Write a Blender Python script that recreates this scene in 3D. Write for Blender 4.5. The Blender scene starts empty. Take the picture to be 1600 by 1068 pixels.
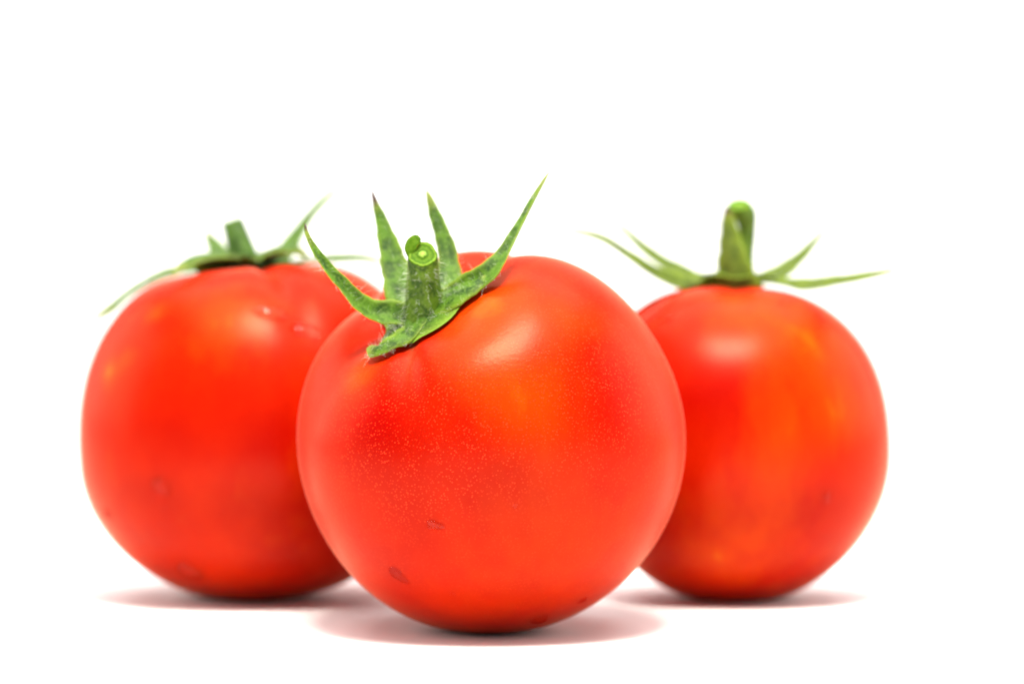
import bpy, bmesh, math, random
import numpy as np
from mathutils import Vector, Matrix
from mathutils.bvhtree import BVHTree

S = bpy.context.scene
COL = S.collection
rng = random.Random(7)
nrng = np.random.default_rng(7)

# ------------------------------------------------------------------ camera
CAM_H, CAM_D, PITCH, LENS = 0.0527, 0.44, math.radians(1.0), 100.0
cam_data = bpy.data.cameras.new("camera")
cam = bpy.data.objects.new("camera", cam_data)
COL.objects.link(cam)
S.camera = cam
cam.location = (0, -CAM_D, CAM_H)
cam.rotation_euler = (math.pi / 2 - PITCH, 0, 0)
cam_data.lens = LENS
cam_data.sensor_width = 36.0
cam_data.clip_start = 0.01
cam_data.clip_end = 20
cam_data.dof.use_dof = True
cam_data.dof.focus_distance = 0.414
cam_data.dof.aperture_fstop = 11.0

# ------------------------------------------------------------------ world, lamps, exposure
w = bpy.data.worlds.new("World")
S.world = w
w.use_nodes = True
bg = w.node_tree.nodes["Background"]
bg.inputs[0].default_value = (1, 1, 1, 1)
bg.inputs[1].default_value = 0.48
S.view_settings.view_transform = 'Standard'
S.view_settings.look = 'None'
S.view_settings.exposure = -0.42
S.view_settings.gamma = 1.0
S.cycles.use_denoising = True
S.cycles.max_bounces = 10
S.cycles.transmission_bounces = 8
S.cycles.sample_clamp_indirect = 30.0


def area(name, loc, target, sx, sy, power, col=(1, 1, 1)):
    d = bpy.data.lights.new(name, 'AREA')
    d.shape = 'RECTANGLE'
    d.size, d.size_y = sx, sy
    d.energy = power
    d.color = col
    o = bpy.data.objects.new(name, d)
    COL.objects.link(o)
    o.location = loc
    o.rotation_euler = (Vector(target) - Vector(loc)).to_track_quat('-Z', 'Y').to_euler()
    return o


area("softbox", (0.005, -0.150, 0.43), (0, 0.02, 0.03), 0.165, 0.115, 6.8, (1, 0.95, 0.85))
area("overhead_diffuser", (0.0, -0.02, 0.75), (0, 0.02, 0.0), 0.9, 0.7, 10.5, (1, 0.97, 0.92))  # added fill lamp out of view, softens shadow edges and highlight
area("side_softbox_left", (-0.66, 0.20, 0.28), (0, 0.0, 0.02), 0.6, 0.5, 4.4, (1, 0.96, 0.88))
area("side_softbox_right", (0.66, 0.20, 0.28), (0, 0.0, 0.02), 0.6, 0.5, 4.4, (1, 0.96, 0.88))
area("backdrop_lamp", (0, 0.45, 0.9), (0, 0.75, 0.1), 1.2, 0.3, 6.5)


# ------------------------------------------------------------------ helpers
def ray(px, py):
    """unit direction of the camera ray through a pixel of the 1600 x 1068 photograph"""
    f = LENS / 36.0 * 1600
    v = Vector(((px - 800) / f, 1.0, -(py - 534) / f))
    c, s = math.cos(PITCH), math.sin(PITCH)
    return Vector((v.x, v.y * c + v.z * s, -v.y * s + v.z * c)).normalized()


CAM = Vector((0, -CAM_D, CAM_H))


def P(px, py, y):
    d = ray(px, py)
    return CAM + d * ((y + CAM_D) / d.y)


def mpp(y):
    return (y + CAM_D) / (LENS / 36.0 * 1600)


def tag(o, label=None, cat=None, group=None, kind=None):
    for k, v in (("label", label), ("category", cat), ("group", group), ("kind", kind)):
        if v:
            o[k] = v
    return o


def mesh_obj(name, verts, faces, mat, parent=None, attrs=None, origin=None):
    """links verts (world coordinates) as one object under parent"""
    me = bpy.data.meshes.new(name)
    off = np.array(parent_world(parent) if origin is None else origin)
    V = np.asarray(verts, dtype=float) - off
    me.from_pydata(V.tolist(), [], faces)
    if mat is not M_PAPER:
        bm = bmesh.new()
        bm.from_mesh(me)
        bmesh.ops.recalc_face_normals(bm, faces=bm.faces)
        bm.to_mesh(me)
        bm.free()
    me.polygons.foreach_set("use_smooth", [True] * len(me.polygons))
    for k, vals in (attrs or {}).items():
        a = me.attributes.new(k, 'FLOAT', 'POINT')
        a.data.foreach_set("value", np.asarray(vals, dtype=np.float32))
    me.materials.append(mat)
    me.update()
    o = bpy.data.objects.new(name, me)
    COL.objects.link(o)
    if parent is not None:
        o.parent = parent
    else:
        o.location = off
    return o


def parent_world(p):
    v = Vector((0, 0, 0))
    while p is not None:
        v = v + p.location
        p = p.parent
    return v


def spline(pts, n):
    """Catmull-Rom through pts (k x d), n samples evenly spread by arc length"""
    P_ = np.asarray(pts, dtype=float)
    P_ = np.vstack([2 * P_[0] - P_[1], P_, 2 * P_[-1] - P_[-2]])
    out = []
    for i in range(1, len(P_) - 2):
        t = np.linspace(0, 1, 40, endpoint=False)[:, None]
        a, b, c, d = P_[i - 1], P_[i], P_[i + 1], P_[i + 2]
        out.append(0.5 * (2 * b + (c - a) * t + (2 * a - 5 * b + 4 * c - d) * t ** 2 + (3 * b - a - 3 * c + d) * t ** 3))
    out.append(P_[-2][None])
    C = np.vstack(out)
    L = np.concatenate([[0], np.cumsum(np.linalg.norm(np.diff(C, axis=0), axis=1))])
    s = np.linspace(0, L[-1], n)
    return np.stack([np.interp(s, L, C[:, k]) for k in range(C.shape[1])], axis=1)


def norm(v):
    v = np.asarray(v, dtype=float)
    return v / (np.linalg.norm(v, axis=-1, keepdims=True) + 1e-12)


# ------------------------------------------------------------------ materials
def new_mat(name):
    m = bpy.data.materials.new(name)
    m.use_nodes = True
    nt = m.node_tree
    b = nt.nodes["Principled BSDF"]
    return m, nt, b


def N(nt, kind, **kw):
    n = nt.nodes.new(kind)
    for k, v in kw.items():
        if k in n.inputs:
            n.inputs[k].default_value = v
        else:
            setattr(n, k, v)
    return n


def ramp(nt, fac, stops):
    r = nt.nodes.new("ShaderNodeValToRGB")
    e = r.color_ramp.elements
    while len(e) > 1:
        e.remove(e[-1])
    for i, (p, c) in enumerate(stops):
        el = e[0] if i == 0 else e.new(p)
        el.position = p
        el.color = (*c, 1) if len(c) == 3 else c
    nt.links.new(fac, r.inputs[0])
    return r.outputs[0]


def mix(nt, fac, a, b, mode='MIX'):
    m = nt.nodes.new("ShaderNodeMix")
    m.data_type = 'RGBA'
    m.blend_type = mode
    for sock, v in ((m.inputs[0], fac), (m.inputs[6], a), (m.inputs[7], b)):
        if isinstance(v, (int, float)):
            sock.default_value = v
        elif isinstance(v, tuple):
            sock.default_value = (*v, 1)
        else:
            nt.links.new(v, sock)
    return m.outputs[2]


def math_node(nt, op, a, b=None):
    m = nt.nodes.new("ShaderNodeMath")
    m.operation = op
    for i, v in enumerate((a, b)):
        if v is None:
            continue
        if isinstance(v, (int, float)):
            m.inputs[i].default_value = v
        else:
            nt.links.new(v, m.inputs[i])
    return m.outputs[0]


def attr(nt, name):
    a = nt.nodes.new("ShaderNodeAttribute")
    a.attribute_name = name
    return a.outputs["Fac"]


def tomato_material(name, speck, mottling):
    m, nt, b = new_mat(name)
    tc = N(nt, "ShaderNodeTexCoord").outputs["Object"]
    red, deep, orange, gold = (0.43, 0.0112, 0.0001), (0.31, 0.0024, 0.0001), (0.50, 0.038, 0.0003), (0.54, 0.11, 0.0012)
    n1 = N(nt, "ShaderNodeTexNoise", Scale=55.0, Detail=3.0, Roughness=0.5)
    nt.links.new(tc, n1.inputs["Vector"])
    n2 = N(nt, "ShaderNodeTexNoise", Scale=210.0, Detail=4.0, Roughness=0.6)
    mp = N(nt, "ShaderNodeMapping")
    mp.inputs["Scale"].default_value = (1.0, 1.0, 0.35)
    nt.links.new(tc, mp.inputs["Vector"])
    nt.links.new(mp.outputs[0], n2.inputs["Vector"])
    base = mix(nt, ramp(nt, n1.outputs[0], [(0.35, (0, 0, 0)), (0.7, (1, 1, 1))]), red, deep)
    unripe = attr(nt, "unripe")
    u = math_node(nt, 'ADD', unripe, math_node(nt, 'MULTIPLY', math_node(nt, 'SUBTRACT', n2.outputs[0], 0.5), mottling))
    base = mix(nt, ramp(nt, math_node(nt, 'MULTIPLY', u, -1.0), [(0.05, (0, 0, 0)), (0.9, (1, 1, 1))]), base, (0.29, 0.0007, 0.0001))  # below zero: riper red plus the dim dark-room reflection painted into the skin
    base = mix(nt, ramp(nt, u, [(0.05, (0, 0, 0)), (0.75, (1, 1, 1))]), base, orange)
    base = mix(nt, ramp(nt, u, [(0.55, (0, 0, 0)), (1.25, (1, 1, 1))]), base, gold)
    if speck:
        v = N(nt, "ShaderNodeTexVoronoi", Scale=2200.0, Randomness=1.0)
        nt.links.new(tc, v.inputs["Vector"])
        dots = ramp(nt, v.outputs["Distance"], [(0.14, (1, 1, 1)), (0.40, (0, 0, 0))])
        n3 = N(nt, "ShaderNodeTexNoise", Scale=420.0, Detail=2.0)
        nt.links.new(tc, n3.inputs["Vector"])
        gate = ramp(nt, n3.outputs[0], [(0.30, (0.15, 0.15, 0.15)), (0.60, (1, 1, 1))])
        f = math_node(nt, 'MULTIPLY', math_node(nt, 'MULTIPLY', dots, gate), attr(nt, "specks"))
        base = mix(nt, math_node(nt, 'MULTIPLY', f, speck), base, (0.78, 0.055, 0.016))
    scar = attr(nt, "scar")
    base = mix(nt, math_node(nt, 'MULTIPLY', scar, 0.75), base, (0.20, 0.035, 0.012))  # narrow darker brown streak along a groove near the calyx
    nt.links.new(base, b.inputs["Base Color"])
    b.inputs["Roughness"].default_value = 0.25
    b.inputs["Specular IOR Level"].default_value = 0.0
    b.inputs["Subsurface Weight"].default_value = 0.35
    b.inputs["Subsurface Radius"].default_value = (1.0, 0.12, 0.04)
    b.inputs["Subsurface Scale"].default_value = 0.004
    n4 = N(nt, "ShaderNodeTexNoise", Scale=1500.0, Detail=2.0)
    nt.links.new(tc, n4.inputs["Vector"])
    bp = N(nt, "ShaderNodeBump", Strength=0.12, Distance=0.0002)
    nt.links.new(n4.outputs[0], bp.inputs["Height"])
    nt.links.new(bp.outputs[0], b.inputs["Normal"])
    # the waxy cuticle: a faint warm-tinted mirror over the flesh
    gl = N(nt, "ShaderNodeBsdfGlossy", Roughness=0.30)
    gl.inputs["Color"].default_value = (1.0, 0.82, 0.58, 1)
    nt.links.new(bp.outputs[0], gl.inputs["Normal"])
    fr = N(nt, "ShaderNodeFresnel", IOR=1.27)
    nt.links.new(bp.outputs[0], fr.inputs["Normal"])
    ms = N(nt, "ShaderNodeMixShader")
    nt.links.new(math_node(nt, 'MULTIPLY', fr.outputs[0], 0.56), ms.inputs[0])
    nt.links.new(b.outputs[0], ms.inputs[1])
    nt.links.new(gl.outputs[0], ms.inputs[2])
    nt.links.new(ms.outputs[0], nt.nodes["Material Output"].inputs[0])
    return m


def leaf_material(name, dark, mid, pale, frost=0.6):
    m, nt, b = new_mat(name)
    tc = N(nt, "ShaderNodeTexCoord").outputs["Object"]
    n1 = N(nt, "ShaderNodeTexNoise", Scale=420.0, Detail=4.0, Roughness=0.65)
    nt.links.new(tc, n1.inputs["Vector"])
    n2 = N(nt, "ShaderNodeTexNoise", Scale=2600.0, Detail=3.0, Roughness=0.7)
    nt.links.new(tc, n2.inputs["Vector"])
    c = mix(nt, ramp(nt, n1.outputs[0], [(0.42, (0, 0, 0)), (0.58, (1, 1, 1))]), dark, mid)
    c = mix(nt, math_node(nt, 'MULTIPLY', ramp(nt, n2.outputs[0], [(0.50, (0, 0, 0)), (0.68, (1, 1, 1))]), frost), c, pale)
    c = mix(nt, math_node(nt, 'MULTIPLY', attr(nt, "rib"), 0.45), c, pale)
    c = mix(nt, math_node(nt, 'MULTIPLY', attr(nt, "edge"), 0.6), c, (0.28, 0.40, 0.03))
    al = attr(nt, "along")
    c = mix(nt, ramp(nt, al, [(0.82, (0, 0, 0)), (0.94, (0.55, 0.55, 0.55))]), c, (0.30, 0.33, 0.05))
    c = mix(nt, attr(nt, "withered"), c, (0.055, 0.018, 0.010))
    nt.links.new(c, b.inputs["Base Color"])
    b.inputs["Roughness"].default_value = 0.55
    b.inputs["Sheen Weight"].default_value = 0.03
    b.inputs["Specular IOR Level"].default_value = 0.25
    b.inputs["Sheen Roughness"].default_value = 0.4
    bp = N(nt, "ShaderNodeBump", Strength=0.55, Distance=0.0004)
    nt.links.new(math_node(nt, 'ADD', n1.outputs[0], math_node(nt, 'MULTIPLY', n2.outputs[0], 0.5)), bp.inputs["Height"])
    nt.links.new(bp.outputs[0], b.inputs["Normal"])
    tr = N(nt, "ShaderNodeBsdfTranslucent")
    nt.links.new(mix(nt, 1.0, c, (1.0, 1.0, 0.55), 'MULTIPLY'), tr.inputs[0])
    ms = N(nt, "ShaderNodeMixShader")
    ms.inputs[0].default_value = 0.34
    nt.links.new(b.outputs[0], ms.inputs[1])
    nt.links.new(tr.outputs[0], ms.inputs[2])
    nt.links.new(ms.outputs[0], nt.nodes["Material Output"].inputs[0])
    return m


def cut_material(name):
    m, nt, b = new_mat(name)
    r = attr(nt, "radial")
    tc = N(nt, "ShaderNodeTexCoord").outputs["Object"]
    n1 = N(nt, "ShaderNodeTexNoise", Scale=2200.0, Detail=3.0)
    nt.links.new(tc, n1.inputs["Vector"])
    rr = math_node(nt, 'ADD', r, math_node(nt, 'MULTIPLY', math_node(nt, 'SUBTRACT', n1.outputs[0], 0.5), 0.42))
    c = ramp(nt, rr, [(0.0, (0.26, 0.38, 0.07)), (0.20, (0.19, 0.31, 0.045)), (0.30, (0.035, 0.09, 0.002)),
                      (0.52, (0.08, 0.16, 0.008)), (0.72, (0.04, 0.10, 0.002)), (0.86, (0.14, 0.24, 0.018)), (1.0, (0.04, 0.10, 0.002))])
    nt.links.new(c, b.inputs["Base Color"])
    b.inputs["Roughness"].default_value = 0.6
    b.inputs["Specular IOR Level"].default_value = 0.06
    b.inputs["Subsurface Weight"].default_value = 0.2
    b.inputs["Subsurface Scale"].default_value = 0.001
    bp = N(nt, "ShaderNodeBump", Strength=0.5, Distance=0.0002)
    nt.links.new(n1.outputs[0], bp.inputs["Height"])
    nt.links.new(bp.outputs[0], b.inputs["Normal"])
    return m


def water_material():
    """clear water: bends what lies behind it, lets half the light straight through and mirrors a little"""
    m, nt, b = new_mat("water")
    nt.nodes.remove(b)
    rf = N(nt, "ShaderNodeBsdfRefraction", Roughness=0.0, IOR=1.33)
    tr = N(nt, "ShaderNodeBsdfTransparent")
    gl = N(nt, "ShaderNodeBsdfGlossy", Roughness=0.04)
    m1 = N(nt, "ShaderNodeMixShader")
    m1.inputs[0].default_value = 0.2
    nt.links.new(rf.outputs[0], m1.inputs[1])
    nt.links.new(tr.outputs[0], m1.inputs[2])
    m2 = N(nt, "ShaderNodeMixShader")
    m2.inputs[0].default_value = 0.009
    nt.links.new(m1.outputs[0], m2.inputs[1])
    nt.links.new(gl.outputs[0], m2.inputs[2])
    nt.links.new(m2.outputs[0], nt.nodes["Material Output"].inputs[0])
    return m


def plain(name, col, rough=0.5):
    m, nt, b = new_mat(name)
    b.inputs["Base Color"].default_value = (*col, 1)
    b.inputs["Roughness"].default_value = rough
    return m


M_PAPER, _nt, _b = new_mat("white_paper")
_n = N(_nt, "ShaderNodeTexNoise", Scale=30.0, Detail=2.0)
_nt.links.new(N(_nt, "ShaderNodeTexCoord").outputs["Object"], _n.inputs["Vector"])
_nt.links.new(ramp(_nt, _n.outputs[0], [(0.3, (0.84, 0.84, 0.84)), (0.7, (0.86, 0.86, 0.86))]), _b.inputs["Base Color"])
_b.inputs["Roughness"].default_value = 0.8
_b.inputs["Specular IOR Level"].default_value = 0.2
M_HAIR = plain("plant_hair", (0.62, 0.66, 0.50), 0.5)
M_WATER = water_material()
M_CUT = cut_material("cut_stalk")

# ------------------------------------------------------------------ setting: one seamless white paper sweep
def build_sweep():
    prof = [(-1.6, 0.0)]
    prof += [(y, 0.0) for y in np.linspace(-1.2, 0.45, 12)]
    prof += [(0.45 + 0.35 * math.sin(t), 0.35 - 0.35 * math.cos(t)) for t in np.linspace(0.08, math.pi / 2, 16)]
    prof += [(0.80, z) for z in np.linspace(0.5, 1.6, 6)]
    xs = np.linspace(-1.5, 1.5, 14)
    V = [(x, y, z) for (y, z) in prof for x in xs]
    n = len(xs)
    F = [(i * n + j, i * n + j + 1, (i + 1) * n + j + 1, (i + 1) * n + j) for i in range(len(prof) - 1) for j in range(n - 1)]
    o = mesh_obj("backdrop", V, F, M_PAPER)
    tag(o, "seamless white paper sweep under and behind the tomatoes", kind="structure")


build_sweep()


# ------------------------------------------------------------------ tomato builder
class Tomato:
    def __init__(self, label, centre, axis, R, top, bottom, dimple, dimple_w, grooves, mat, boxy=2.2, boxy_low=1.9):
        c = Vector(centre)
        self.c = c
        a = Vector(axis).normalized()
        self.a = a
        toward = Vector((0, -1, 0))
        e2 = (toward - a * a.dot(toward)).normalized()
        e1 = a.cross(e2)
        self.e1, self.e2 = e1, e2
        self.root = bpy.data.objects.new("tomato", None)
        COL.objects.link(self.root)
        self.root.empty_display_size = 0.01
        self.root.location = (c.x, c.y, 0)
        tag(self.root, label, "tomato", "ripe red tomatoes on the white paper")
        nth, nph = 170, 288
        th = np.linspace(0, math.pi, nth + 1)[1:-1]
        ph = np.linspace(0, 2 * math.pi, nph, endpoint=False)
        T, F_ = np.meshgrid(th, ph, indexing='ij')
        st, ct = np.sin(T), np.cos(T)
        bx = boxy_low + (boxy - boxy_low) / (1 + np.exp(-ct * 6))
        k = (np.abs(st) ** bx + np.abs(ct) ** bx) ** (-1 / bx)
        rad = R * k * st
        z = np.where(ct > 0, top, bottom) * k * ct
        # grooves and lobes, strongest on the shoulder, dying out below the equator
        win = np.exp(-((T - 0.55) / 0.55) ** 2) + 0.16 * np.exp(-((T - 1.5) / 0.8) ** 2)
        g = np.zeros_like(T)
        for phi0, depth, wid in grooves:
            d = (F_ - math.radians(phi0) + math.pi) % (2 * math.pi) - math.pi
            g += depth * np.exp(-(d / math.radians(wid)) ** 2)
        s = 1 - g * win
        rad = rad * (0.4 + 0.6 * s)
        z = np.where(ct > 0, z * s, z)
        z -= dimple * np.exp(-(T / dimple_w) ** 2)
        z += bottom * 0.03 * np.exp(-((math.pi - T) / 0.25) ** 2)
        A, E1, E2 = (np.array(v) for v in (a, e1, e2))
        V = np.array(c) + rad[..., None] * (np.cos(F_)[..., None] * E1 + np.sin(F_)[..., None] * E2) + z[..., None] * A
        V = V.reshape(-1, 3)
        z0 = top - dimple
        V = np.vstack([V, np.array(c) + A * (top * 1.0 - dimple), np.array(c) - A * bottom * 0.97])
        # the fruit settles on the paper: a small soft flat where it touches
        low = V[:, 2].min()
        V[:, 2] += -low - 0.0006
        self.shift = -low - 0.0006
        kk = 0.0003
        V[:, 2] = np.where(V[:, 2] < 4 * kk, kk * np.log1p(np.exp(np.clip(V[:, 2] / kk, -30, 30))), V[:, 2]) + 0.00003
        self.c = c + Vector((0, 0, self.shift))
        faces = []
        for i in range(nth - 2):
            for j in range(nph):
                j2 = (j + 1) % nph
                faces.append((i * nph + j, (i + 1) * nph + j, (i + 1) * nph + j2, i * nph + j2))
        top_i, bot_i = len(V) - 2, len(V) - 1
        for j in range(nph):
            j2 = (j + 1) % nph
            faces.append((top_i, j, j2))
            faces.append((bot_i, (nth - 2) * nph + j2, (nth - 2) * nph + j))
        self.V, self.faces = V, faces
        self.lat = np.concatenate([T.reshape(-1), [0, math.pi]])
        self.az = np.concatenate([F_.reshape(-1), [0, 0]])
        self.bvh = BVHTree.FromPolygons([tuple(v) for v in V], faces)
        self.mat = mat
        self.top = top
        self.calyx_c = Vector(V[top_i])

    def finish_body(self, unripe, specks=None, scars=()):
        V = self.V
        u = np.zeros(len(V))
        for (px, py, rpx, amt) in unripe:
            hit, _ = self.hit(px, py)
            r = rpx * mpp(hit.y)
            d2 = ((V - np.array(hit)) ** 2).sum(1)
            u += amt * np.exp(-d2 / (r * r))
        sp = np.ones(len(V)) if specks is None else np.full(len(V), 0.35)
        for (px, py, rpx, amt) in specks or ():
            hit, _ = self.hit(px, py)
            d2 = ((V - np.array(hit)) ** 2).sum(1)
            sp += amt * np.exp(-d2 / (rpx * mpp(hit.y)) ** 2)
        sc = np.zeros(len(V))
        for (phi0, reach, wid, amt) in scars:
            d = (self.az - math.radians(phi0) + math.pi) % (2 * math.pi) - math.pi
            sc += amt * np.exp(-(d / math.radians(wid)) ** 2) * np.exp(-(self.lat / reach) ** 4)
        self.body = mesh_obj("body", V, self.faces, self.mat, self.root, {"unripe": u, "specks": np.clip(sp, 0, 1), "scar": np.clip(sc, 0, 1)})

    def hit(self, px, py):
        loc, nrm, _, _ = self.bvh.ray_cast(CAM, ray(px, py))
        if loc is None:
            raise ValueError(f"no hit at {px},{py}")
        return loc, nrm

    def above(self, v, eps):
        """v lifted along the fruit's axis until it clears the skin by eps"""
        v = Vector(v)
        o = v + self.a * 0.05
        loc, nrm, _, dist = self.bvh.ray_cast(o, -self.a)
        if loc is None:
            return v, False
        need = (loc - v).dot(self.a) + eps
        return (v + self.a * need, True) if 0 < need < 0.02 else (v, False)

    # ---------------------------------------------------------- calyx
    def calyx(self, mat, r_mm, lobes, lift=0.0009, rise=0.0, hubs=0.002):
        """the green disc under the stalk; lobes = [(azimuth deg, extra, width deg)]"""
        self.leafmat = mat
        nr, nf = 12, 96
        V, al, rib, ed = [], [], [], []
        c = self.calyx_c
        for side in (1, 0):
            for i in range(nr + 1):
                for j in range(nf):
                    f = 2 * math.pi * j / nf
                    R = 1.0
                    for phi0, ex, wd in lobes:
                        d = (f - math.radians(phi0) + math.pi) % (2 * math.pi) - math.pi
                        R += ex * math.exp(-(d / math.radians(wd)) ** 2)
                    r = r_mm * 1e-3 * R * (i / nr)
                    p = c + (self.e1 * math.cos(f) + self.e2 * math.sin(f)) * r
                    loc, _, _, _ = self.bvh.ray_cast(p + self.a * 0.05, -self.a)
                    base = loc if loc is not None else p
                    x = i / nr
                    bump = hubs * math.exp(-(r / 0.0028) ** 2)
                    th = 0.0007 * (1 - x ** 4) * side
                    q = base + self.a * (lift + rise * x * x + bump + th - (0.0000))
                    V.append(q)
                    al.append(0.0)
                    rib.append(0.0)
                    ed.append(x ** 7)
        faces = []
        for s in (0, 1):
            o = s * (nr + 1) * nf
            for i in range(nr):
                for j in range(nf):
                    j2 = (j + 1) % nf
                    q = (o + i * nf + j, o + (i + 1) * nf + j, o + (i + 1) * nf + j2, o + i * nf + j2)
                    faces.append(q if s == 0 else q[::-1])
        o1 = nr * nf
        o2 = (nr + 1) * nf + nr * nf
        for j in range(nf):
            j2 = (j + 1) % nf
            faces.append((o1 + j, o2 + j, o2 + j2, o1 + j2))
        self.cal = mesh_obj("calyx", V, faces, mat, self.root, {"along": al, "rib": rib, "withered": al, "edge": ed})
        return self.cal

    def sepal(self, pts, widths, n0, n1=None, fold=0.25, thick=0.0006, tip_wither=0.0, eps=0.0008, label=None, wave=0.05, seed=0, drape=True):
        """pts: (px, py, depth in mm relative to the calyx); widths: (t, px); n0, n1: which way the inner face looks at base and tip"""
        r = random.Random(seed)
        y0 = self.calyx_c.y
        C = spline([P(px, py, y0 + d * 1e-3) for px, py, d in pts], 34)
        n = len(C)
        t = np.linspace(0, 1, n)
        W = np.interp(t, [a for a, _ in widths], [b for _, b in widths]) * mpp(y0)
        T = norm(np.gradient(C, axis=0))
        n1 = n0 if n1 is None else n1
        Nn = norm(np.outer(1 - t, norm(n0)) + np.outer(t, norm(n1)))
        Nn = norm(Nn - (Nn * T).sum(1, keepdims=True) * T)
        B = np.cross(T, Nn)
        m = 9
        us = np.linspace(-1, 1, m)
        top, bot, al, rib, wi = [], [], [], [], []
        ed = []
        ph1, ph2 = r.uniform(0, 6), r.uniform(0, 6)
        for i in range(n):
            for u in us:
                wob = 1 + wave * (math.sin(t[i] * 31 + ph1 + 2 * (u > 0)) + 0.7 * math.sin(t[i] * 67 + ph2 + 3 * (u > 0)))
                h = W[i] / 2
                p = C[i] + B[i] * u * h * (wob if abs(u) > 0.6 else 1) + Nn[i] * (fold * (abs(u) ** 1.6) * h)
                th = min(thick, W[i] * 0.45) * (1 - 0.75 * u * u) + thick * 0.10
                ribx = math.exp(-(u / 0.16) ** 2) * (1 - t[i])
                if drape:
                    q, moved = self.above(p - Nn[i] * th * 0.5, eps * (1 + 0.3 * (1 - abs(u))))
                    p = np.array(q) + Nn[i] * th * 0.5
                top.append(p + Nn[i] * th * 0.5)
                bot.append(p - Nn[i] * th * (0.5 + 0.45 * ribx))
                al.append(t[i])
                rib.append(ribx * 0.6)
                ed.append(abs(u) ** 5)
                wi.append(min(1, max(0, (t[i] - (1 - tip_wither)) / max(tip_wither * 0.35, 1e-4))) if tip_wither else 0.0)
        V = top + bot
        o = n * m
        faces = []
        for i in range(n - 1):
            for j in range(m - 1):
                a, b, c, d = i * m + j, i * m + j + 1, (i + 1) * m + j + 1, (i + 1) * m + j
                faces.append((a, b, c, d))
                faces.append((o + d, o + c, o + b, o + a))
            faces.append((i * m, (i + 1) * m, o + (i + 1) * m, o + i * m))
            e = m - 1
            faces.append((i * m + e, o + i * m + e, o + (i + 1) * m + e, (i + 1) * m + e))
        for j in range(m - 1):
            faces.append((j, o + j, o + j + 1, j + 1))
            k = (n - 1) * m
            faces.append((k + j, k + j + 1, o + k + j + 1, o + k + j))
        ob = mesh_obj("sepal", V, faces, self.leafmat, self.cal, {"along": al * 2, "rib": rib * 2, "withered": wi * 2, "edge": ed * 2})
        if label:
            ob["label"] = label
        # where hairs may grow
        self.hair_sites = getattr(self, "hair_sites", [])
        for i in range(2, n - 3):
            for sgn, u in ((-1, 0), (1, m - 1)):
                self.hair_sites.append((np.array(top[i * m + u]), norm(B[i] * sgn + Nn[i] * 0.7), 0.5))
            self.hair_sites.append((np.array(top[i * m + m // 2]), Nn[i], 0.35))
        return ob

    def stalk(self, pts, radii, cut_n, mat, cut_mat, ribs=5, rib_amt=0.05, cut=True, knob=None):
        y0 = self.calyx_c.y
        C = spline([P(px, py, y0 + d * 1e-3) for px, py, d in pts], 30)
        n = len(C)
        t = np.linspace(0, 1, n)
        R = np.interp(t, [a for a, _ in radii], [b for _, b in radii]) * mpp(y0)
        R = np.convolve(np.pad(R, 1, mode='edge'), [0.25, 0.5, 0.25], mode='valid')
        T = norm(np.gradient(C, axis=0))
        cn = norm(cut_n)
        up = np.array([0.0, -1.0, 0.0])
        V, al, wi = [], [], []
        m = 40
        fr = []
        for i in range(n):
            blend = max(0.0, (t[i] - 0.80) / 0.20) ** 1.2 if cut else 0.0
            ax = norm(T[i] * (1 - blend) + cn * blend)
            x = norm(np.cross(up, ax) if abs(np.dot(up, ax)) < 0.97 else np.cross(np.array([1.0, 0, 0]), ax))
            if x[0] < 0:
                x = -x
            y = np.cross(ax, x)
            fr.append((x, y, ax))
            for j in range(m):
                f = 2 * math.pi * j / m
                r = R[i] * (1 + rib_amt * math.cos(ribs * f + 0.6) * (1 - 0.4 * t[i]) + 0.02 * math.sin(3 * f + 9 * t[i]))
                V.append(C[i] + (x * math.cos(f) + y * math.sin(f)) * r)
                al.append(0.0)
                wi.append(0.0)
        faces = [(i * m + j, i * m + (j + 1) % m, (i + 1) * m + (j + 1) % m, (i + 1) * m + j) for i in range(n - 1) for j in range(m)]
        if not cut:
            V.append(C[-1] + fr[-1][2] * R[-1] * 0.35)
            al.append(0.0)
            wi.append(0.0)
            faces += [((n - 1) * m + j, (n - 1) * m + (j + 1) % m, len(V) - 1) for j in range(m)]
        st = mesh_obj("stalk", V, faces, mat, self.root, {"along": al, "rib": al, "withered": wi})
        if cut:
            x, y, ax = fr[-1]
            CV, ra = [], []
            rings = [(0.0, 0.25), (0.18, 0.26), (0.34, -0.05), (0.55, 0.0), (0.75, 0.02), (0.88, 0.12), (0.97, 0.10), (1.0, -0.06), (0.995, -0.35)]
            rim = np.array(V[(n - 1) * m:(n - 1) * m + m])
            cc = C[-1]
            for q, h in rings[1:]:
                for j in range(m):
                    CV.append(cc + (rim[j] - cc) * q * 1.012 + ax * h * R[-1] * 0.35)
                    ra.append(q)
            CV.append(cc + ax * 0.25 * R[-1] * 0.35)
            ra.append(0.0)
            k = len(rings) - 1
            cf = [((i + 1) * m + j, (i + 1) * m + (j + 1) % m, i * m + (j + 1) % m, i * m + j) for i in range(k - 1) for j in range(m)]
            cf += [(j, (j + 1) % m, len(CV) - 1) for j in range(m)]
            mesh_obj("cut_end", CV, cf, cut_mat, st, {"radial": ra})
        self.hair_sites = getattr(self, "hair_sites", [])
        for i in range(1, n - 4):
            for j in range(0, m, 4):
                p = np.array(V[i * m + j])
                self.hair_sites.append((p, norm(p - C[i]), 0.8))
        self.st, self.st_fr, self.st_C, self.st_R = st, fr, C, R
        return st

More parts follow.
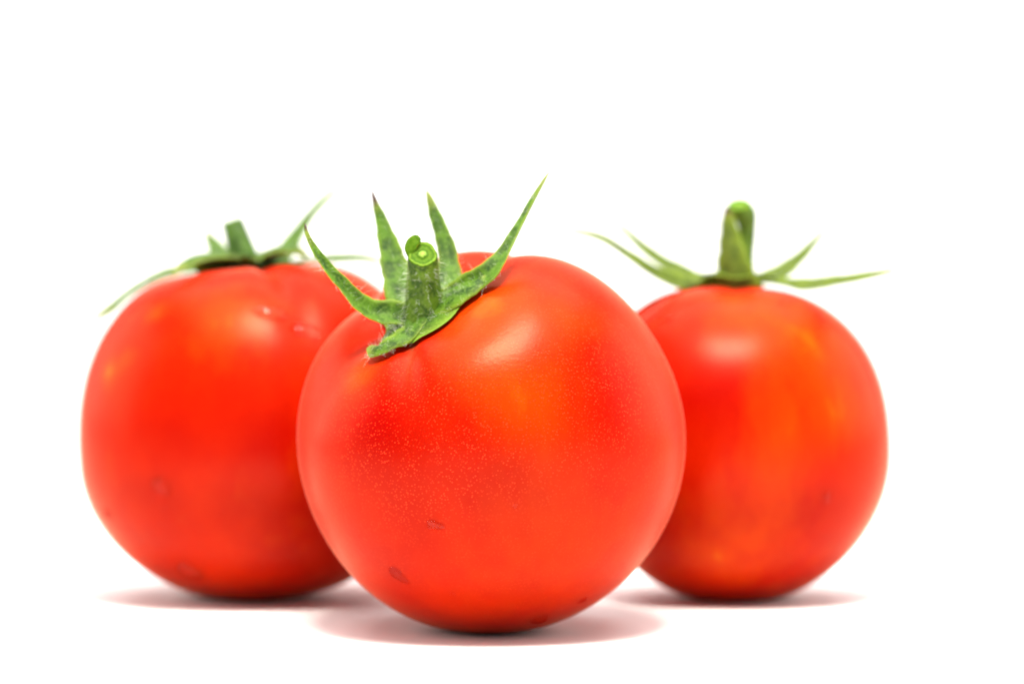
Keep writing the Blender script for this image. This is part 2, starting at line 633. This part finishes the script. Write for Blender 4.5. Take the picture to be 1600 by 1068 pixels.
    def hairs(self, count, lmin, lmax, rad, seed=3):
        r = random.Random(seed)
        V, F_ = [], []
        for _ in range(count):
            p, nrm, w_ = r.choice(self.hair_sites)
            if r.random() > w_:
                continue
            p = p + np.array([r.uniform(-1, 1) for _ in range(3)]) * 0.00025
            d = norm(nrm + np.array([r.uniform(-1, 1) for _ in range(3)]) * 0.6)
            L = r.uniform(lmin, lmax) * 1e-3
            side = norm(np.cross(d, [0.3, 0.5, 0.8]))
            s2 = np.cross(d, side)
            bend = (side * r.uniform(-1, 1) + s2 * r.uniform(-1, 1)) * L * 0.35
            o = len(V)
            for f, rr in ((0.0, 1.0), (0.5, 0.8), (1.0, 0.35)):
                c = p + d * L * f + bend * f * f
                for k in range(3):
                    an = k * 2.0944
                    V.append(c + (side * math.cos(an) + s2 * math.sin(an)) * rad * rr)
            for i in (0, 3):
                for k in range(3):
                    k2 = (k + 1) % 3
                    F_.append((o + i + k, o + i + k2, o + i + 3 + k2, o + i + 3 + k))
        h = mesh_obj("hairs", V, F_, M_HAIR, self.cal)
        h["kind"] = "stuff"


def drop(tom, px, py, wpx, hpx, ang, label, height=0.5, irregular=0.12, seed=1, tail=0.0):
    """a bead of water clinging to the skin: an uneven flattened cap; w and h are its size in the skin's plane"""
    r = random.Random(seed)
    loc, nrm = tom.hit(px, py)
    k = mpp(loc.y)
    nrm = nrm.normalized()
    if nrm.dot(CAM - loc) < 0:
        nrm = -nrm
    up = (Vector((0, 0, 1)) - nrm * nrm.z).normalized()
    x = up.cross(nrm).normalized()
    ca, sa = math.cos(math.radians(ang)), math.sin(math.radians(ang))
    X, Y = x * ca + up * sa, up * ca - x * sa
    phs = [r.uniform(0, 6.28) for _ in range(3)]
    m, rings = 40, 9
    V = []
    a, b = wpx * k / 2, hpx * k / 2
    for i in range(rings + 1):
        q = math.sin(i / rings * math.pi / 2)
        hgt = math.cos(i / rings * math.pi / 2) ** 1.0
        for j in range(m):
            f = 2 * math.pi * j / m
            o = 1 + irregular * q * (math.cos(2 * f + phs[0]) + 0.6 * math.cos(3 * f + phs[1]) + 0.4 * math.cos(5 * f + phs[2]))
            o += tail * math.exp(-((f - math.pi) / 0.5) ** 2)
            p = loc + X * (a * q * o * math.cos(f)) + Y * (b * q * o * math.sin(f))
            s, sn, _, _ = tom.bvh.find_nearest(p)
            V.append(s + nrm * (hgt * height * min(a, b) - 0.00010))
    F_ = [(i * m + j, (i + 1) * m + j, (i + 1) * m + (j + 1) % m, i * m + (j + 1) % m) for i in range(1, rings) for j in range(m)]
    V.append(sum((V[j] for j in range(m)), Vector()) / m)
    F_ += [(len(V) - 1, m + j, m + (j + 1) % m) for j in range(m)]
    base = V[rings * m:(rings + 1) * m]
    V.append(sum(base, Vector()) / m - nrm * 0.00015)
    F_ += [(len(V) - 1, rings * m + (j + 1) % m, rings * m + j) for j in range(m)]
    used = sorted({v for f in F_ for v in f})
    mp = {v: i for i, v in enumerate(used)}
    o = mesh_obj("water_drop", [V[v] for v in used], [tuple(mp[v] for v in f) for f in F_], M_WATER, None, None, origin=loc)
    tag(o, label, "water drop", "water drops on the tomatoes")
    return o


CAMDIR = np.array([0, -1, 0.0])

# ================================================================== front tomato
tm_front = tomato_material("front_tomato_skin", 0.46, 0.35)
front = Tomato("large sharp tomato in front, tipped forward with a round cut stalk", P(769, 690, 0.004), (-0.42, -0.47, 0.77),
               0.0301, 0.0296, 0.0292, 0.0042, 0.42,
               [(-35, 0.075, 13), (112, 0.025, 9), (55, 0.01, 18), (180, 0.03, 20), (-110, 0.03, 20)], tm_front, boxy_low=2.05)
front.finish_body([(590, 665, 85, -0.95), (955, 650, 85, -0.7), (745, 700, 70, -0.12), (770, 470, 70, 0.6), (740, 560, 80, 0.35), (565, 590, 45, 0.7), (850, 640, 90, 0.45), (900, 500, 60, 0.3),  # negative amounts paint in the dim band facing the dark room, partly riper red
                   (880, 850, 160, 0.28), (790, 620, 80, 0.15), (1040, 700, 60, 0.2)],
                  specks=[(590, 660, 110, 1.0), (960, 640, 120, 0.8), (760, 690, 160, 0.6), (880, 500, 120, 0.6), (620, 760, 90, 0.35)],
                  scars=[(112, 0.52, 5, 0.9)])
M_LEAF1 = leaf_material("front_calyx_green", (0.014, 0.058, 0.001), (0.073, 0.180, 0.004), (0.20, 0.33, 0.05))
M_STALK1 = leaf_material("front_stalk_green", (0.035, 0.085, 0.003), (0.11, 0.21, 0.008), (0.28, 0.38, 0.08), 0.4)
front.calyx(M_LEAF1, 7.4, [(10, 0.40, 22), (140, 0.05, 22), (190, -0.25, 25), (-60, 0.1, 25), (-115, 0.1, 25), (80, 0.12, 40)], lift=0.0004, rise=0.0003)
front.sepal([(655, 500, -1), (617, 494, -1), (571, 484, -2), (528, 440, -3), (499, 404, -3.5), (481, 372, -3.5), (476, 349, -3)],
            [(0, 44), (0.2, 44), (0.38, 34), (0.55, 25), (0.75, 17), (0.9, 10), (1, 1.5)], (0.45, -0.75, 0.55), (0.7, -0.7, 0.1), fold=0.5, tip_wither=0.05, seed=1)
front.sepal([(655, 490, 1), (632, 470, 4), (616, 414, 7), (600, 358, 9), (587, 318, 10), (581, 297, 10)],
            [(0, 52), (0.25, 54), (0.45, 44), (0.65, 30), (0.82, 17), (0.93, 8), (1, 1.5)], (0.2, -1, 0.25), (0.1, -1, 0.0), fold=0.15, tip_wither=0.12, seed=2)
front.sepal([(680, 485, 1), (702, 463, 4), (703, 430, 6), (697, 385, 8), (682, 342, 9.5), (666, 296, 11)],
            [(0, 44), (0.25, 42), (0.45, 34), (0.65, 26), (0.82, 19), (0.93, 11), (1, 1.5)], (-0.15, -1, 0.2), (0.1, -1, 0.0), fold=0.15, seed=3)
front.sepal([(690, 480, 0), (722, 459, -1), (755, 437, -3), (781, 412, -3), (804, 370, -1), (830, 319, 1), (858, 269, 3)],
            [(0, 44), (0.2, 44), (0.36, 38), (0.5, 27), (0.68, 15), (0.85, 11), (0.95, 7), (1, 2)], (-0.5, -0.85, 0.35), (-0.85, -0.5, 0.1), fold=0.5, seed=4)
front.sepal([(685, 490, -1), (715, 478, -2.5), (745, 462, -3), (773, 446, -2)],
            [(0, 60), (0.35, 58), (0.7, 36), (0.9, 17), (1, 4)], (-0.35, -0.6, 0.75), (-0.2, -0.3, 0.9), fold=0.25, seed=5, eps=0.0009)
front.sepal([(665, 512, -2), (640, 530, -5), (612, 545, -6), (590, 550, -6), (577, 543, -5)],
            [(0, 52), (0.4, 46), (0.7, 36), (0.9, 26), (1, 12)], (-0.2, -0.85, 0.5), (0.25, -0.85, 0.45), fold=0.1, seed=6, eps=0.0009)
front.stalk([(668, 508, 0), (664, 480, -1.2), (661, 445, -2.6), (660, 415, -4.0), (660, 397, -5.2)],
            [(0, 50), (0.10, 39), (0.25, 32), (0.45, 28), (0.7, 25), (0.92, 23), (1, 22.5)], (0.05, -0.86, 0.50), M_STALK1, M_CUT)


def bark_flap(t):
    """the torn strip of skin standing on the rim of the cut"""
    y = t.calyx_c.y
    pts = [P(641, 402, y - 0.0050), P(640, 390, y - 0.0050), P(645, 379, y - 0.0048), P(655, 371, y - 0.0045)]
    C = spline(pts, 14)
    V, m = [], 12
    for i, c in enumerate(C):
        tt = i / 13
        R = np.interp(tt, [0, 0.3, 0.6, 0.9, 1], [4, 9, 9.5, 7.5, 4]) * mpp(0)
        T_ = norm(C[min(i + 1, 13)] - C[max(i - 1, 0)])
        y_ = norm(np.array([0.25, -0.9, 0.35]))
        x = norm(np.cross(T_, y_))
        for j in range(m):
            f = 2 * math.pi * j / m
            V.append(c + x * math.cos(f) * R + y_ * (math.sin(f) * 0.00035 + 0.4 * R * math.cos(f) ** 2))
    F_ = [(i * m + j, i * m + (j + 1) % m, (i + 1) * m + (j + 1) % m, (i + 1) * m + j) for i in range(13) for j in range(m)]
    F_.append(tuple(range(13 * m, 14 * m)))
    mesh_obj("torn_flap", V, F_, M_CUT, t.st, {"radial": [0.62 if i // m < 11 else 0.31 for i in range(len(V))]})


bark_flap(front)
front.hairs(1700, 0.4, 1.7, 0.000014)

# ================================================================== left tomato
YL = 0.052
left = Tomato("wide blurred tomato on the left with a short leaning stalk", P(408, 672, YL), (-0.10, 0.03, 1.0),
              0.0315, 0.0340, 0.0272, 0.0044, 0.42,
              [(66, 0.045, 8), (-30, 0.015, 18), (170, 0.085, 8), (-110, 0.02, 20)],
              tomato_material("left_tomato_skin", 0.0, 0.8), boxy=2.3, boxy_low=1.95)
left.finish_body([(265, 645, 75, -0.6), (430, 645, 60, -0.45), (360, 500, 60, 0.6), (170, 580, 22, 0.7), (240, 490, 22, 0.6), (300, 620, 70, 0.2), (480, 700, 60, 0.3), (200, 560, 20, 0.4), (420, 640, 60, 0.25)])  # negative amounts: shaded middle band put into the colour, with some ripeness
M_LEAF2 = leaf_material("left_calyx_green", (0.0255, 0.0765, 0.0040), (0.0714, 0.1581, 0.0153), (0.1836, 0.2754, 0.0816))
left.calyx(M_LEAF2, 6.5, [(0, 0.3, 25), (60, 0.3, 25), (150, 0.4, 25), (-60, 0.2, 25)], lift=0.0016, rise=0.0008)
left.sepal([(385, 430, 0), (340, 428, 3), (290, 428, 5), (247, 440, 5), (200, 466, 3), (165, 488, 1), (144, 501, 0)],
           [(0, 40), (0.3, 40), (0.55, 32), (0.8, 20), (0.93, 11), (1, 2)], (0, -0.55, 0.8), (0.25, -0.75, 0.6), fold=0.2, seed=11)
left.sepal([(385, 432, -1), (350, 434, -6), (315, 436, -11), (285, 440, -15), (270, 436, -17)],
           [(0, 50), (0.4, 58), (0.7, 40), (0.9, 18), (1, 4)], (0.1, -0.2, 1), (0.25, 0.15, 0.9), fold=0.1, seed=12, eps=0.002)
left.sepal([(375, 430, 2), (356, 415, 5), (338, 388, 8), (322, 362, 11)],
           [(0, 40), (0.35, 40), (0.65, 28), (0.9, 14), (1, 4)], (0.35, -0.9, 0.2), fold=0.15, seed=13)
left.sepal([(400, 432, 1), (425, 422, 4), (450, 393, 8), (468, 364, 11), (494, 328, 15), (534, 289, 18)],
           [(0, 40), (0.25, 42), (0.45, 32), (0.65, 22), (0.85, 15), (1, 6)], (-0.3, -0.9, 0.4), (-0.6, -0.7, 0.3), fold=0.3, seed=14)
left.sepal([(400, 432, -1), (430, 425, -5), (458, 420, -10), (482, 421, -14)],
           [(0, 44), (0.4, 48), (0.75, 32), (1, 6)], (-0.1, -0.45, 0.9), (-0.1, -0.5, 0.85), fold=-0.1, seed=15, eps=0.0022)
left.sepal([(405, 430, 1), (440, 421, 3), (480, 414, 4), (520, 406, 4), (566, 404, 4), (600, 411, 3)],
           [(0, 40), (0.4, 40), (0.7, 28), (0.9, 16), (1, 4)], (0, -0.4, 0.9), (0, -0.4, 0.9), fold=0.15, seed=16)
left.stalk([(391, 442, 0), (387, 424, 0), (378, 395, 0.5), (369, 366, 1.0), (362, 345, 1.5)],
           [(0, 40), (0.15, 29), (0.4, 23), (0.8, 18), (1, 16)], (-0.3, -0.1, 0.95), M_LEAF2, M_CUT)
left.hairs(350, 0.4, 1.4, 0.000022)

# ================================================================== right tomato
YR = 0.050
right = Tomato("smaller blurred tomato on the right with a knobbly stalk", P(1147, 694, YR), (0.01, -0.02, 1.0),
               0.0268, 0.0294, 0.0268, 0.0012, 0.35,
               [(168, 0.09, 9), (95, 0.02, 20), (0, 0.02, 25), (-70, 0.04, 18)],
               tomato_material("right_tomato_skin", 0.0, 0.85), boxy=2.28)
right.finish_body([(1095, 635, 60, -0.4), (1330, 740, 70, -0.2), (1265, 560, 110, 0.42), (1235, 500, 70, 0.25), (1200, 680, 80, 0.35), (1180, 830, 90, 0.4), (1110, 870, 45, 0.35), (1150, 480, 50, 0.3), (1320, 650, 60, 0.35)])  # negative amounts carry painted shade as well as riper red
M_LEAF3 = leaf_material("right_calyx_green", (0.0561, 0.0969, 0.0020), (0.1122, 0.1683, 0.0062), (0.2142, 0.2754, 0.0510))
M_STALK3 = leaf_material("right_stalk_green", (0.055, 0.12, 0.004), (0.11, 0.20, 0.010), (0.24, 0.34, 0.07), 0.4)
right.calyx(M_LEAF3, 5.6, [(0, 0.4, 25), (180, 0.4, 25), (-50, 0.2, 25), (-130, 0.2, 25), (90, 0.1, 25)], lift=0.0014, rise=0.0006)
right.sepal([(1140, 450, 0), (1089, 449, -1), (1055, 444, -2), (1015, 424, -3), (981, 400, -4), (937, 372, -6), (886, 359, -7)],
            [(0, 44), (0.25, 42), (0.42, 32), (0.6, 22), (0.8, 15), (1, 5)], (0.2, -0.5, 0.8), (0.35, -0.6, 0.7), fold=0.35, seed=21)
right.sepal([(1140, 450, 2), (1096, 443, 4), (1059, 424, 6), (1025, 404, 8), (995, 379, 9), (950, 336, 11)],
            [(0, 38), (0.25, 38), (0.5, 29), (0.75, 17), (1, 2)], (0.4, -0.7, 0.6), (0.6, -0.7, 0.5), fold=0.25, seed=22)
right.sepal([(1149, 457, -3.8), (1147, 440, -4.6), (1142, 400, -4.4), (1138, 360, -3.6), (1135, 322, -2.9)],
            [(0, 86), (0.12, 72), (0.3, 56), (0.5, 43), (0.75, 28), (0.92, 16), (1, 4)], (0.25, 0.95, 0.15), (0.45, 0.85, 0.1), thick=0.0009, fold=0.3, tip_wither=0.11, seed=23, drape=False)
right.sepal([(1160, 450, 2), (1194, 441, 4), (1224, 424, 6), (1255, 398, 8), (1297, 350, 10)],
            [(0, 40), (0.25, 40), (0.5, 30), (0.75, 16), (1, 2)], (-0.4, -0.8, 0.5), (-0.6, -0.7, 0.4), fold=0.2, seed=24)
right.sepal([(1160, 452, 0), (1190, 449, -2), (1251, 449, -4), (1302, 442, -5), (1352, 433, -7), (1405, 421, -8)],
            [(0, 40), (0.3, 38), (0.55, 28), (0.8, 18), (0.93, 10), (1, 2)], (0, -0.5, 0.85), (-0.1, -0.6, 0.75), fold=0.3, seed=25)
right.stalk([(1152, 458, 0), (1154, 440, 0), (1162, 400, 0), (1167, 368, -0.3), (1165, 342, -0.8), (1155, 320, -1.8)],
            [(0, 46), (0.08, 33), (0.25, 20), (0.45, 14), (0.65, 12.5), (0.75, 14), (0.88, 18.5), (1, 17.5)], (-0.1, -0.5, 0.83), M_STALK3, M_CUT)
right.hairs(300, 0.4, 1.2, 0.000022)

# ================================================================== water drops
drop(left, 420, 490, 50, 26, -12, "wide water bead below the stalk, upper left tomato", seed=1, height=0.7)
drop(left, 476, 517, 44, 30, -25, "water bead next to the highlight, upper right shoulder of the left tomato", seed=2, height=0.7)
drop(left, 252, 760, 30, 30, 0, "round water bead halfway down the left tomato", seed=3, height=0.7)
drop(left, 296, 890, 46, 34, -35, "water bead near the base of the left tomato", seed=4, height=0.7)
drop(left, 168, 802, 22, 14, -55, "tiny water bead on the outer edge of the left tomato", seed=5, height=0.7)
drop(front, 679, 820, 25, 19, -35, "angular water smear in the middle of the lower front tomato", seed=6, irregular=0.25)
drop(front, 622, 898, 40, 22, -35, "long jagged water smear low on the front tomato's left side", seed=7, irregular=0.25)
drop(front, 707, 927, 12, 9, 0, "tiny water speck low on the front tomato between two larger drops", seed=8)
drop(front, 843, 966, 32, 30, 10, "oval water bead at the underside of the front tomato", seed=9)
drop(front, 910, 937, 20, 15, 35, "small tilted water bead low on the front tomato's right side", seed=10)
drop(front, 805, 790, 10, 9, 0, "faint water speck at the middle of the front tomato", seed=11)
drop(right, 1291, 778, 20, 18, 0, "round water bead on the right tomato's lower right side", seed=12)
drop(right, 1040, 500, 34, 14, 25, "flat water bead on the right tomato's shoulder beside the front tomato", seed=13)
